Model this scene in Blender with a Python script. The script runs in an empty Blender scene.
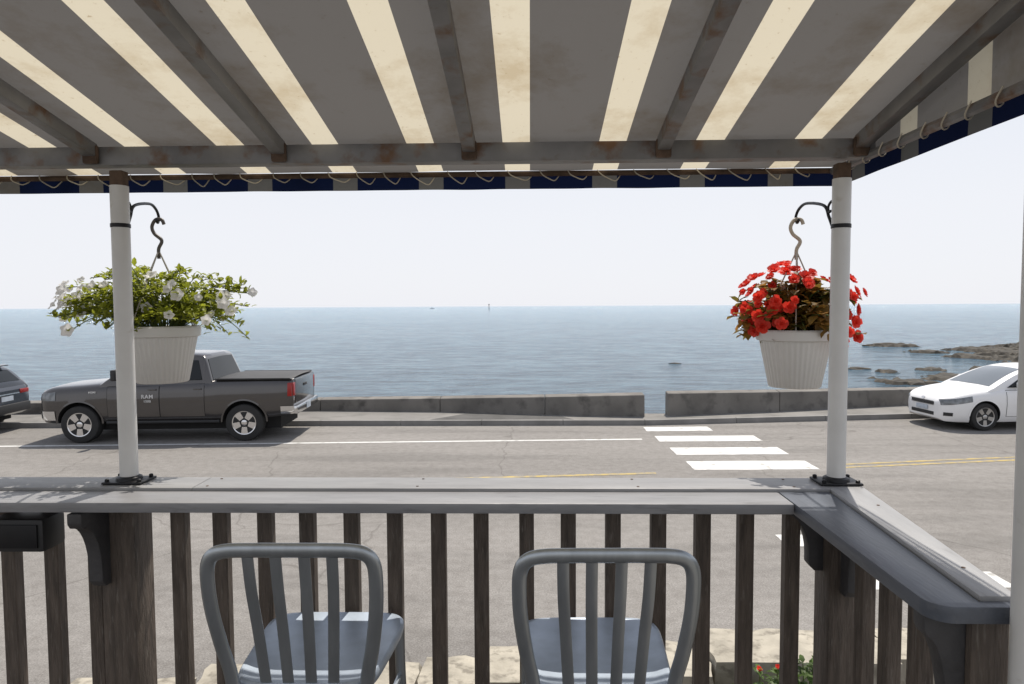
import bpy, bmesh, math, random
from mathutils import Vector, Matrix, noise
random.seed(11)
R = math.radians
SC = bpy.context.scene
COL = SC.collection
uni = random.uniform

# ------------------------------------------------------------------ camera
CAM = Vector((0, 0, 2.92))
cd = bpy.data.cameras.new('camera'); cam = bpy.data.objects.new('camera', cd); COL.objects.link(cam)
cd.sensor_width = 36; cd.lens = 24.0; cd.clip_start = .05; cd.clip_end = 30000
CR = Matrix.Rotation(R(1.5), 3, 'Z') @ Matrix.Rotation(R(90 - 3.02), 3, 'X') @ Matrix.Rotation(R(-.3), 3, 'Z')
cam.matrix_world = Matrix.Translation(CAM) @ CR.to_4x4()
SC.camera = cam
F = 682.67
def ray(px, py): return CR @ Vector(((px - 512) / F, (342 - py) / F, -1))
def at_z(px, py, z):
    d = ray(px, py); return CAM + d * ((z - CAM.z) / d.z)
def at_y(px, py, y):
    d = ray(px, py); return CAM + d * ((y - CAM.y) / d.y)

# ------------------------------------------------------------------ materials
def base(name):
    m = bpy.data.materials.new(name); m.use_nodes = True
    n = m.node_tree.nodes; l = m.node_tree.links
    return m, n, l, n['Principled BSDF']
def sc(c, k): return (min(1, c[0] * k), min(1, c[1] * k), min(1, c[2] * k), 1)
def noise_node(n, l, scale, detail=5, stretch=None, world=False, rough=.55):
    t = n.new('ShaderNodeNewGeometry').outputs['Position'] if world else n.new('ShaderNodeTexCoord').outputs['Object']
    if stretch:
        mp = n.new('ShaderNodeMapping'); mp.inputs['Scale'].default_value = stretch; l.new(t, mp.inputs['Vector']); t = mp.outputs['Vector']
    k = n.new('ShaderNodeTexNoise'); k.inputs['Scale'].default_value = scale; k.inputs['Detail'].default_value = detail
    k.inputs['Roughness'].default_value = rough
    l.new(t, k.inputs['Vector']); return k.outputs['Fac']
def ramp(n, l, fac, stops):
    r = n.new('ShaderNodeValToRGB'); e = r.color_ramp.elements
    while len(e) < len(stops): e.new(.5)
    for i, (p, c) in enumerate(stops):
        e[i].position = p; e[i].color = (c[0], c[1], c[2], 1)
    l.new(fac, r.inputs['Fac']); return r.outputs['Color']
def mixc(n, l, fac, a, b, mode='MIX'):
    m = n.new('ShaderNodeMix'); m.data_type = 'RGBA'; m.blend_type = mode
    for s, v in ((m.inputs[0], fac), (m.inputs[6], a), (m.inputs[7], b)):
        if hasattr(v, 'is_output'): l.new(v, s)
        elif isinstance(v, (int, float)): s.default_value = v
        else: s.default_value = (v[0], v[1], v[2], 1)
    return m.outputs[2]
def math_n(n, l, op, a, b=None):
    m = n.new('ShaderNodeMath'); m.operation = op
    for i, v in enumerate((a, b)):
        if v is None: continue
        if hasattr(v, 'is_output'): l.new(v, m.inputs[i])
        else: m.inputs[i].default_value = v
    return m.outputs[0]
def bump(n, l, b, h, strength, dist):
    k = n.new('ShaderNodeBump'); k.inputs['Strength'].default_value = strength; k.inputs['Distance'].default_value = dist
    l.new(h, k.inputs['Height']); l.new(k.outputs['Normal'], b.inputs['Normal'])
def M(name, c, rough=.6, metal=0, ns=6, amt=.2, bm=0, bs=40, spec=.5, coat=0, stretch=None, c2=None, c2at=(.52, .68)):
    m, n, l, b = base(name)
    f = noise_node(n, l, ns, stretch=stretch)
    col = ramp(n, l, f, [(.3, sc(c, 1 - amt)), (.7, sc(c, 1 + amt))])
    if c2:
        f2 = noise_node(n, l, ns * 2.3, 8, stretch)
        k = ramp(n, l, f2, [(c2at[0], (0, 0, 0)), (c2at[1], (1, 1, 1))])
        col = mixc(n, l, k, col, c2)
    l.new(col, b.inputs['Base Color'])
    b.inputs['Roughness'].default_value = rough; b.inputs['Metallic'].default_value = metal
    b.inputs['Specular IOR Level'].default_value = spec; b.inputs['Coat Weight'].default_value = coat
    if bm: bump(n, l, b, noise_node(n, l, bs, 6, stretch), bm, .01)
    return m
def leafmat(name, c, amt=.45, tr=.45, ns=9, c2=None):
    m, n, l, b = base(name)
    f = noise_node(n, l, ns, 3)
    col = ramp(n, l, f, [(.3, sc(c, 1 - amt)), (.7, sc(c, 1 + amt) if not c2 else c2)])
    l.new(col, b.inputs['Base Color']); b.inputs['Roughness'].default_value = .5
    t = n.new('ShaderNodeBsdfTranslucent'); l.new(col, t.inputs['Color'])
    x = n.new('ShaderNodeMixShader'); x.inputs[0].default_value = tr
    l.new(b.outputs[0], x.inputs[1]); l.new(t.outputs[0], x.inputs[2])
    l.new(x.outputs[0], n['Material Output'].inputs['Surface']); return m

def stripes(n, l, axis, phase, period, width):
    g = n.new('ShaderNodeNewGeometry'); s = n.new('ShaderNodeSeparateXYZ'); l.new(g.outputs['Position'], s.inputs[0])
    v = math_n(n, l, 'SUBTRACT', s.outputs[axis], phase - 100.5 * period)
    v = math_n(n, l, 'DIVIDE', v, period); v = math_n(n, l, 'FRACT', v)
    v = math_n(n, l, 'SUBTRACT', v, .5); v = math_n(n, l, 'ABSOLUTE', v)
    return math_n(n, l, 'LESS_THAN', v, width / period / 2)
def canvas_mat(name, axis, phase, dark, dark_t, cream, cream_t, width=.083, period=.292, tr=.6):
    m, n, l, b = base(name)
    s = stripes(n, l, axis, phase, period, width)
    st = noise_node(n, l, 3.2, 9, None, True, .68)
    stain = ramp(n, l, st, [(.34, (.8, .74, .66)), (.5, (1, 1, 1))])
    sp = noise_node(n, l, 70, 4, None, True, .7)
    spots = ramp(n, l, sp, [(.29, (.6, .52, .42)), (.37, (1, 1, 1))])
    a = mixc(n, l, s, dark, cream); t = mixc(n, l, s, dark_t, cream_t)
    a = mixc(n, l, 1.0, a, stain, 'MULTIPLY'); t = mixc(n, l, 1.0, t, stain, 'MULTIPLY')
    t = mixc(n, l, 1.0, t, spots, 'MULTIPLY')
    l.new(a, b.inputs['Base Color']); b.inputs['Roughness'].default_value = .85; b.inputs['Specular IOR Level'].default_value = .15
    tn = n.new('ShaderNodeBsdfTranslucent'); l.new(t, tn.inputs['Color'])
    x = n.new('ShaderNodeMixShader'); x.inputs[0].default_value = tr
    l.new(b.outputs[0], x.inputs[1]); l.new(tn.outputs[0], x.inputs[2])
    l.new(x.outputs[0], n['Material Output'].inputs['Surface'])
    bump(n, l, b, noise_node(n, l, 7, 4, None, True), .15, .01)
    return m
PH = -.039
m_canvas = canvas_mat('striped_canvas', 0, PH, (.4, .385, .375), (.076, .073, .07), (.7, .65, .52), (.53, .485, .38))
m_gable = canvas_mat('striped_side_canvas', 1, 1.62, (.5, .49, .475), (.105, .1, .095), (.7, .65, .52), (.42, .39, .31))
m_val = canvas_mat('navy_valance', 0, PH, (.013, .017, .038), (.003, .006, .022), (.23, .23, .225), (.06, .06, .058))
m_val2 = canvas_mat('navy_side_valance', 1, 1.62, (.013, .017, .038), (.003, .006, .022), (.2, .2, .195), (.055, .055, .053))
m_tube = M('galvanised_tube', (.2, .2, .205), .55, .35, 5, .3, c2=(.15, .085, .05), c2at=(.53, .68))
m_rust = M('rusty_steel', (.1, .065, .045), .85, .1, 20, .5, bm=.4)
m_rope = M('tan_rope', (.5, .46, .38), .9)
m_white = M('white_painted_steel', (.62, .62, .61), .4, 0, 8, .06, c2=(.45, .42, .38), c2at=(.66, .8))
m_black = M('black_iron', (.015, .015, .017), .45, .5, 10, .2)
m_cap = M('grey_painted_board', (.24, .241, .247), .42, 0, 4, .13, bm=.14, bs=22, stretch=(.8, 6, 6), c2=(.18, .18, .183), c2at=(.56, .72))
m_cap2 = M('grey_painted_board_side', (.3, .302, .308), .42, 0, 4, .12, bm=.14, bs=22, stretch=(6, .8, 6), c2=(.23, .23, .235), c2at=(.58, .74))
m_shelf_shade = M('shaded_shelf_board', (.085, .096, .118), .36, 0, 5, .16, bm=.12, bs=22, stretch=(6, .8, 6), c2=(.12, .13, .15), c2at=(.58, .74))  # awning shade over the side arm put into this darker shelf colour
m_shelf = M('worn_grey_shelf', (.23, .232, .242), .38, 0, 5, .13, bm=.12, bs=22, stretch=(.8, 6, 6), c2=(.17, .17, .178), c2at=(.56, .72))
m_wood = M('weathered_baluster', (.095, .075, .06), .75, 0, 9, .38, bm=.6, bs=30, stretch=(7, 7, .8), c2=(.165, .143, .12), c2at=(.58, .72))
m_bracket = M('dark_bracket_wood', (.045, .044, .046), .6, 0, 8, .3, bm=.3)
m_deck = M('deck_boards', (.2, .18, .16), .7, 0, 5, .25, bm=.3, stretch=(8, 1, 1))
m_alu = M('brushed_aluminium', (.36, .39, .415), .32, .85, 30, .12, stretch=(1, 1, .2))
m_seat = M('aluminium_seat', (.38, .44, .52), .4, .4, 18, .1)
m_pot = M('white_plastic', (.62, .61, .59), .4, 0, 5, .06, c2=(.47, .44, .4), c2at=(.68, .8))
m_hook = M('tan_plastic', (.5, .43, .33), .5)
m_hook2 = M('dark_brown_plastic', (.1, .085, .075), .5)
m_wire = M('strap_plastic', (.5, .46, .4), .5)
m_leaf_l = leafmat('petunia_leaf', (.27, .3, .03), .4, .55)
m_leaf_r = leafmat('begonia_leaf', (.15, .18, .03), .5, .5, 14, (.38, .18, .04, 1))
m_leaf_s = leafmat('shrub_leaf', (.09, .15, .03))
m_petal_w = leafmat('white_petal', (.88, .87, .88), .04, .35)
m_petal_r = leafmat('red_petal', (.88, .055, .03), .25, .45)
m_stem = M('stem', (.09, .12, .03), .6)
m_soil = M('soil', (.12, .1, .075), .95, 0, 12, .4, bm=.8)
m_stone = M('cream_stone', (.36, .33, .27), .85, 0, 6, .25, bm=.7, bs=18, c2=(.2, .18, .145), c2at=(.52, .66))
m_conc = M('weathered_concrete', (.17, .16, .146), .9, 0, 1.2, .22, bm=.5, bs=12, c2=(.095, .09, .083), c2at=(.52, .7))
m_walk = M('pavement', (.2, .192, .18), .9, 0, .8, .16, bm=.3, bs=20, c2=(.145, .14, .13), c2at=(.5, .7))
m_kerb = M('granite_kerb', (.21, .204, .196), .85, 0, 2, .2)
m_patch = M('dark_patch_grey', (.085, .083, .08), .9, 0, 2, .25, bm=.4)
m_rock = M('seaweed_rock', (.036, .031, .023), .85, 0, .9, .45, bm=1, bs=2.5, c2=(.09, .076, .055), c2at=(.54, .68))
m_shore = M('shore_rubble', (.14, .13, .11), .9, 0, .6, .4, bm=1, bs=3)
m_ground = M('ground_earth', (.17, .16, .14), .95, 0, .3, .2)
m_paintw = M('white_road_paint', (.6, .6, .58), .7, 0, 2.5, .06, c2=(.33, .32, .3), c2at=(.54, .7))
m_painty = M('yellow_road_paint', (.42, .31, .09), .7, 0, 2.5, .1, c2=(.24, .21, .15), c2at=(.42, .6))
m_truck = M('charcoal_paint', (.062, .057, .056), .2, .5, 2, .06, coat=1)
m_suv = M('dark_blue_paint', (.03, .035, .045), .25, .5, 2, .06, coat=.6)
m_carw = M('white_paint', (.78, .78, .78), .3, 0, 2, .02, coat=.5)
m_glass = M('dark_glass', (.018, .021, .024), .06, 0, 2, .1, spec=.22)
m_ws = M('windscreen_glass', (.07, .085, .09), .04, 0, 2, .1, spec=.9, coat=1)
m_well = M('wheel_well', (.012, .012, .012), .9)
m_rubber = M('tyre_rubber', (.022, .022, .022), .8, bm=.2)
m_chrome = M('chrome', (.65, .65, .66), .16, 1, 2, .02)
m_rim = M('alloy', (.4, .4, .4), .3, .9, 4, .05)
m_plast = M('black_plastic', (.02, .02, .021), .55)
m_vinyl = M('vinyl_cover', (.035, .035, .037), .6, bm=.2)
m_red = M('red_lens', (.3, .015, .012), .15, 0, 4, .1)
m_lamp = M('headlamp_lens', (.16, .17, .18), .08, .4, 12, .4, spec=.8)
m_letter = M('silver_lettering', (.6, .6, .6), .4, .2)
m_plate = M('plate_enamel', (.45, .5, .56), .4)

def asphalt():
    m, n, l, b = base('asphalt')
    f = noise_node(n, l, .35, 6, (.35, 1.3, 1), True)
    col = ramp(n, l, f, [(.3, (.2, .19, .178)), (.5, (.226, .215, .202)), (.7, (.252, .24, .226))])
    f2 = noise_node(n, l, 60, 3, None, True, .8)
    col = mixc(n, l, 1.0, col, ramp(n, l, f2, [(.3, (.6, .6, .6)), (.7, (1.38, 1.38, 1.38))]), 'MULTIPLY')
    f3 = noise_node(n, l, 1.5, 5, (.15, 1, 1), True)
    col = mixc(n, l, 1.0, col, ramp(n, l, f3, [(.36, (.84, .84, .84)), (.5, (1, 1, 1))]), 'MULTIPLY')
    f4 = noise_node(n, l, 7, 6, None, True, .7)
    col = mixc(n, l, 1.0, col, ramp(n, l, f4, [(.32, (.82, .81, .8)), (.6, (1.05, 1.05, 1.05))]), 'MULTIPLY')
    g = n.new('ShaderNodeNewGeometry').outputs['Position']
    nz = n.new('ShaderNodeTexNoise'); nz.inputs['Scale'].default_value = .9; l.new(g, nz.inputs['Vector'])
    add = n.new('ShaderNodeVectorMath'); add.operation = 'ADD'; l.new(g, add.inputs[0]); l.new(nz.outputs['Color'], add.inputs[1])
    v = n.new('ShaderNodeTexVoronoi'); v.feature = 'DISTANCE_TO_EDGE'; v.inputs['Scale'].default_value = .17; l.new(add.outputs[0], v.inputs['Vector'])
    col = mixc(n, l, 1.0, col, ramp(n, l, v.outputs['Distance'], [(.001, (.72, .71, .7)), (.004, (1, 1, 1))]), 'MULTIPLY')
    l.new(col, b.inputs['Base Color']); b.inputs['Roughness'].default_value = .88; b.inputs['Specular IOR Level'].default_value = .3
    bump(n, l, b, f2, .5, .006)
    return m
m_road = asphalt()

def sea():
    m, n, l, b = base('sea_water')
    f = noise_node(n, l, .03, 6, (.3, 1, 1), True)
    col = ramp(n, l, f, [(.3, (.155, .28, .38)), (.6, (.185, .31, .41))])
    fr = noise_node(n, l, .8, 10, (.34, 1.1, 1), True, .85)
    col = mixc(n, l, 1.0, col, ramp(n, l, fr, [(.42, (.4, .48, .56)), (.58, (1.6, 1.52, 1.45))]), 'MULTIPLY')  # light and dark ripple sparkle put into the water colour
    l.new(col, b.inputs['Base Color']); b.inputs['Roughness'].default_value = .13
    b.inputs['Specular IOR Level'].default_value = .5; b.inputs['IOR'].default_value = 1.33
    w1 = noise_node(n, l, 1.3, 9, (.45, 1.2, 1), True, .75)
    w2 = noise_node(n, l, .2, 3, (.4, 1.2, 1), True)
    h = math_n(n, l, 'ADD', w1, math_n(n, l, 'MULTIPLY', w2, .7))
    bump(n, l, b, h, 1.0, 1.1)
    return m
m_sea = sea()

# ------------------------------------------------------------------ mesh builder
def catmull(p, k=6, closed=False):
    p = [Vector(a) for a in p]; out = []
    n = len(p)
    for i in range(n - 1):
        a = p[max(i - 1, 0)]; b = p[i]; c = p[i + 1]; d = p[min(i + 2, n - 1)]
        for j in range(k):
            t = j / k
            out.append(.5 * ((2 * b) + (c - a) * t + (2 * a - 5 * b + 4 * c - d) * t * t + (3 * b - a - 3 * c + d) * t ** 3))
    out.append(p[-1]); return out
class MB:
    def __init__(s): s.v = []; s.f = []
    def add(s, vs, fs, mx=None):
        o = len(s.v)
        for a in vs:
            a = Vector(a); s.v.append(mx @ a if mx else a)
        s.f += [tuple(o + i for i in q) for q in fs]; return s
    def box(s, x0, x1, y0, y1, z0, z1, mx=None):
        return s.add([(x0, y0, z0), (x1, y0, z0), (x1, y1, z0), (x0, y1, z0), (x0, y0, z1), (x1, y0, z1), (x1, y1, z1), (x0, y1, z1)],
                     [(0, 3, 2, 1), (4, 5, 6, 7), (0, 1, 5, 4), (1, 2, 6, 5), (2, 3, 7, 6), (3, 0, 4, 7)], mx)
    def sweep(s, pts, ra, rb=None, ref=None, n=8):
        pts = [Vector(p) for p in pts]; rb = rb or ra; o = len(s.v); N = len(pts); prev = None
        for i, p in enumerate(pts):
            t = (pts[min(i + 1, N - 1)] - pts[max(i - 1, 0)]).normalized()
            r = Vector(ref) if ref else (prev if prev else (Vector((0, 0, 1)) if abs(t.z) < .9 else Vector((1, 0, 0))))
            u = (r - t * r.dot(t)).normalized(); w = t.cross(u); prev = u
            for k in range(n):
                a = 2 * math.pi * k / n; s.v.append(p + u * math.cos(a) * rb + w * math.sin(a) * ra)
        for i in range(N - 1):
            for k in range(n):
                s.f.append((o + i * n + k, o + i * n + (k + 1) % n, o + (i + 1) * n + (k + 1) % n, o + (i + 1) * n + k))
        s.f.append(tuple(o + k for k in range(n))[::-1]); s.f.append(tuple(o + (N - 1) * n + k for k in range(n))); return s
    def lathe(s, prof, n=24, mx=None, rib=0, nr=40):
        o = len(s.v)
        for (r, z) in prof:
            for k in range(n):
                a = 2 * math.pi * k / n; q = r * (1 + rib * math.cos(a * nr)); p = Vector((q * math.cos(a), q * math.sin(a), z))
                s.v.append(mx @ p if mx else p)
        for i in range(len(prof) - 1):
            for k in range(n):
                s.f.append((o + i * n + k, o + i * n + (k + 1) % n, o + (i + 1) * n + (k + 1) % n, o + (i + 1) * n + k))
        s.f.append(tuple(o + k for k in range(n))[::-1]); s.f.append(tuple(o + (len(prof) - 1) * n + k for k in range(n))); return s
    def prism(s, poly, fn, a, b):
        n = len(poly); o = len(s.v)
        for h in (a, b):
            for p in poly: s.v.append(Vector(fn(p[0], p[1], h)))
        s.f.append(tuple(o + i for i in range(n))[::-1]); s.f.append(tuple(o + n + i for i in range(n)))
        for i in range(n): s.f.append((o + i, o + (i + 1) % n, o + n + (i + 1) % n, o + n + i))
        return s
    def loft(s, rings):
        o = len(s.v); n = len(rings[0])
        for r in rings: s.v += [Vector(p) for p in r]
        for i in range(len(rings) - 1):
            for k in range(n): s.f.append((o + i * n + k, o + i * n + (k + 1) % n, o + (i + 1) * n + (k + 1) % n, o + (i + 1) * n + k))
        s.f.append(tuple(o + k for k in range(n))[::-1]); s.f.append(tuple(o + (len(rings) - 1) * n + k for k in range(n))); return s
    def grid(s, fn, nu, nv):
        o = len(s.v)
        for i in range(nu + 1):
            for j in range(nv + 1): s.v.append(Vector(fn(i / nu, j / nv)))
        for i in range(nu):
            for j in range(nv): s.f.append((o + i * (nv + 1) + j, o + (i + 1) * (nv + 1) + j, o + (i + 1) * (nv + 1) + j + 1, o + i * (nv + 1) + j + 1))
        return s
    def build(s, name, mat, parent=None, smooth=35, bevel=0, seg=2, off=None, fix=True):
        me = bpy.data.meshes.new(name)
        vs = [v - off for v in s.v] if off is not None else s.v
        me.from_pydata([tuple(v) for v in vs], [], s.f)
        if fix or bevel:
            bm = bmesh.new(); bm.from_mesh(me)
            if fix: bmesh.ops.recalc_face_normals(bm, faces=bm.faces)
            if bevel:
                ed = [e for e in bm.edges if len(e.link_faces) == 2 and e.calc_face_angle(0) > .5]
                bmesh.ops.bevel(bm, geom=ed, offset=bevel, segments=seg, affect='EDGES', profile=.6, clamp_overlap=True)
            bm.to_mesh(me); bm.free()
        me.materials.append(mat)
        if smooth:
            for p in me.polygons: p.use_smooth = True
            me.set_sharp_from_angle(angle=R(smooth))
        o = bpy.data.objects.new(name, me); COL.objects.link(o)
        if parent: o.parent = parent
        return o
def tag(o, label=None, cat=None, group=None, kind=None):
    if label: o['label'] = label
    if cat: o['category'] = cat
    if group: o['group'] = group
    if kind: o['kind'] = kind
    return o
def thing(name, label, cat, loc=(0, 0, 0), rz=0, group=None):
    o = bpy.data.objects.new(name, None); COL.objects.link(o); o.empty_display_size = .1
    o.location = loc; o.rotation_euler = (0, 0, rz); return tag(o, label, cat, group)
def struct(o, label, cat): return tag(o, label, cat, None, 'structure')
def copy_tree(o, parent=None):
    c = o.copy(); COL.objects.link(c)
    if parent: c.parent = parent
    for ch in list(o.children): copy_tree(ch, c)
    return c
def text(name, s, size, mx, mat, parent, ext=.003):
    cu = bpy.data.curves.new(name, 'FONT'); cu.body = s; cu.size = size; cu.extrude = ext; cu.offset = size * .02; cu.align_x = 'CENTER'; cu.align_y = 'CENTER'; cu.space_character = 1.15
    t = bpy.data.objects.new(name, cu); COL.objects.link(t)
    dg = bpy.context.evaluated_depsgraph_get(); me = bpy.data.meshes.new_from_object(t.evaluated_get(dg))
    bpy.data.objects.remove(t); me.transform(mx); me.materials.clear(); me.materials.append(mat)
    o = bpy.data.objects.new(name, me); COL.objects.link(o); o.parent = parent; return o
def interp0(tab, x):
    if x <= tab[0][0]: return tab[0][1]
    for (a, b), (c, d) in zip(tab, tab[1:]):
        if x <= c: return b + (d - b) * (x - a) / (c - a) if c > a else d
    return tab[-1][1]
def interp(tab, x, s=0):
    if not s: return interp0(tab, x)
    e = min(s, max(0, x - tab[0][0]) * .7, max(0, tab[-1][0] - x) * .7)
    return (interp0(tab, x - e) + interp0(tab, x - e / 2) + interp0(tab, x) + interp0(tab, x + e / 2) + interp0(tab, x + e)) / 5

# ------------------------------------------------------------------ setting
def sheet(name, pts, z, mat, label, cat, thick=0):
    mb = MB(); pts = [(p[0], p[1]) for p in pts]
    if thick: mb.prism(pts, lambda a, b, h: (a, b, h), z - thick, z)
    else: mb.add([(a, b, z) for a, b in pts], [tuple(range(len(pts)))])
    o = mb.build(name, mat, smooth=0)
    return struct(o, label, cat)
KERB = [(-260, 427), (0, 423.5), (320, 421), (645, 420.5), (912, 414), (1024, 411), (1300, 402)]
kerb = [at_z(px, py, .12) for px, py in KERB]
kerb = [kerb[0] + (kerb[0] - kerb[1]).normalized() * 90] + kerb + [kerb[-1] + (kerb[-1] - kerb[-2]).normalized() * 120]
LW = [(-260, 418.5, 408.5), (0, 414.5, 402.5), (320, 411, 398.8), (440, 412, 397.5), (545, 415, 396), (645, 417, 394)]
RW = [(668, 416, 392.5), (780, 411.5, 391), (912, 405, 388.5), (1024, 399.5, 385), (1300, 388, 378.5)]
def wallpts(W):
    out = []
    for px, pb, pt in W:
        p = at_z(px, pb, .12); q = at_y(px, pt, p.y); out.append((p.x, p.y, q.z))
    return out
lw = wallpts(LW); rw = wallpts(RW)
d0 = Vector((lw[0][0] - lw[1][0], lw[0][1] - lw[1][1], 0)).normalized() * 90
lw = [(lw[0][0] + d0.x, lw[0][1] + d0.y, lw[0][2])] + lw
d1 = Vector((rw[-1][0] - rw[-2][0], rw[-1][1] - rw[-2][1], 0)).normalized() * 100
rw = rw + [(rw[-1][0] + d1.x, rw[-1][1] + d1.y, rw[-1][2])]
back = [(p[0], p[1] + .35) for p in lw + rw]
sheet('ground', [(-120, -90), (160, -90)] + [(160, back[-1][1])] + back[::-1] + [(-120, back[0][1])], -.03, m_ground, 'bare ground under the road and deck', 'ground')
sheet('road', [(-110, 4.4), (130, 4.4)] + [(p.x, p.y + .2) for p in kerb[::-1]], 0, m_road, 'worn grey asphalt seaside road', 'road')
pv = [(p.x, p.y + .14) for p in kerb] + back[::-1]
sheet('pavement', pv, .12, m_walk, 'concrete pavement along the sea wall', 'pavement', .14)
kb = MB()
for a, b in zip(kerb, kerb[1:]):
    L_ = (b - a).length; n = max(1, min(60, int(L_ / 1.8)))
    for i in range(n):
        p = a.lerp(b, i / n); q = a.lerp(b, (i + 1) / n); u = (q - p).normalized() * .006; p = p + u; q = q - u
        kb.prism([(p.x, p.y), (q.x, q.y), (q.x, q.y + .135), (p.x, p.y + .135)], lambda a_, b_, h: (a_, b_, h), -.02, .125)
struct(kb.build('kerb', m_kerb, smooth=0), 'granite kerb stones at the far edge of the road', 'kerb')
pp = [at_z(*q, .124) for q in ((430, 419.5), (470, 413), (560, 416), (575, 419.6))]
sheet('dark_patch', pp, .124, m_patch, 'dark patch on the pavement before the sea wall', 'pavement patch')  # flat sheet of darker grey laid just over the pavement
g0 = Vector(lw[-1]); g1 = Vector(rw[0])
mb = MB()
for i in range(9):
    y = g0.y + .36 + i * .34
    mb.box(g0.x - .1, g1.x + .15, y, y + .34, -2.5, .1 - i * .2)
struct(mb.build('beach_steps', m_conc, smooth=0, bevel=.015), 'concrete steps going down to the water through the sea wall gap', 'steps')
sh = MB()
def shf(u, v):
    i = u * (len(back) - 1); k = min(int(i), len(back) - 2); t = i - k
    x = back[k][0] * (1 - t) + back[k + 1][0] * t; y = back[k][1] * (1 - t) + back[k + 1][1] * t
    z = -.2 - v * 3.4 + noise.noise(Vector((x * .8, v * 9, 3))) * .35 * (v > 0)
    return (x, y + v * 7, z)
sh.grid(shf, 130, 14)
struct(sh.build('shore', m_shore, smooth=0, fix=False), 'rubble slope from the sea wall down to the water', 'shore')
sheet('sea', [(-14000, 20.5), (14000, 20.5), (14000, 16000), (-14000, 16000)], -2.0, m_sea, 'calm hazy blue sea reaching the horizon', 'sea')

def wall(name, W, label, cap):
    root = thing(name, label, 'sea wall', (W[len(W) // 2][0], W[len(W) // 2][1], .12))
    off = Vector(root.location); mb = MB()
    for a, b in zip(W, W[1:]):
        a = Vector(a); b = Vector(b); L_ = Vector((b.x - a.x, b.y - a.y)).length; n = max(1, min(40, int(L_ / 3.4)))
        for i in range(n):
            p = a.lerp(b, i / n); q = a.lerp(b, (i + 1) / n); u = (q - p).normalized() * .004; p = p + u; q = q - u
            dz = uni(-.004, .004); tk = .42
            vs = [(p.x, p.y, -.3), (q.x, q.y, -.3), (q.x, q.y + tk, -.3), (p.x, p.y + tk, -.3),
                  (p.x, p.y + .03, p.z + dz - .03), (q.x, q.y + .03, q.z + dz - .03), (q.x, q.y + tk - .03, q.z + dz + .0), (p.x, p.y + tk - .03, p.z + dz + .0)]
            mb.add(vs, [(0, 3, 2, 1), (4, 5, 6, 7), (0, 1, 5, 4), (1, 2, 6, 5), (2, 3, 7, 6), (3, 0, 4, 7)])
    mb.build('wall_panels', m_conc, root, smooth=0, bevel=.03, off=off)
    return root
wall('sea_wall', lw, 'long weathered concrete sea wall left of the gap, behind the grey pickup', 0)
wall('sea_wall', rw, 'concrete sea wall right of the gap, running behind the white car', 0)

WL = [at_z(*q, 0) for q in ((-200, 449), (0, 446.5), (320, 443), (642, 439.3))]
def strip(pts, w, z, mat, name, label, cat):
    mb = MB()
    for a, b in zip(pts, pts[1:]):
        mb.add([(a.x, a.y - w / 2, z), (b.x, b.y - w / 2, z), (b.x, b.y + w / 2, z), (a.x, a.y + w / 2, z)], [(0, 1, 2, 3)])
    struct(mb.build(name, mat, smooth=0), label, cat)
WL = [WL[0] + (WL[0] - WL[1]).normalized() * 60] + WL
strip(WL, .12, .004, m_paintw, 'edge_line', 'white edge line in front of the parked pickup', 'road marking')
YL = [at_z(*q, 0) for q in ((-200, 494), (200, 485), (480, 478), (656, 473.3))]
YR = [at_z(*q, 0) for q in ((838, 466.3), (930, 462.3), (1024, 458.3), (1300, 446))]
strip(YL, .11, .004, m_painty, 'centre_line', 'thin yellow centre line left of the crosswalk', 'road marking')
for d in (-.11, .11):
    strip([p + Vector((0, d, 0)) for p in YR], .09, .004, m_painty, 'centre_line', 'double yellow centre line right of the crosswalk, %s stripe' % ('nearer' if d < 0 else 'farther'), 'road marking')
CB = [(645, 710, 429, .55), (657, 758, 438.6, .62), (673, 783, 451, .68), (690, 812, 465.3, .68)]
CBL = ['short white crosswalk bar closest to the sea wall', 'second white crosswalk bar from the sea wall', 'third white crosswalk bar from the sea wall', 'fourth white crosswalk bar, just above the bar rail',
       'fifth white crosswalk bar, hidden behind the bar rail top', 'sixth white crosswalk bar, seen under the rail', 'seventh white crosswalk bar, seen between balusters', 'eighth white crosswalk bar, near the stone wall', 'white crosswalk bar closest to the deck']
for i in range(9):
    if i < 4:
        a = at_z(CB[i][0], CB[i][2] + .3, 0); b = at_z(CB[i][1], CB[i][2] - .3, 0); w = CB[i][3]
    else:
        y = 12.2 - 1.27 * (i - 3); a = Vector((3.1, y, 0)); b = Vector((5.0, y + .1, 0)); w = .42
    mb = MB()
    mb.grid(lambda u, v: (a.x + (b.x - a.x) * u + (noise.noise(Vector((v * 7, i, u * 3))) * .015 if u in (0, 1) else 0), a.y + (b.y - a.y) * u + (v - .5) * w + noise.noise(Vector((u * 9, i * 3.1, v))) * .02, .004), 12, 4)
    o = mb.build('crosswalk_bar', m_paintw, smooth=0, fix=False)
    tag(o, CBL[i], 'road marking', 'white crosswalk bars', 'structure')

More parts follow.
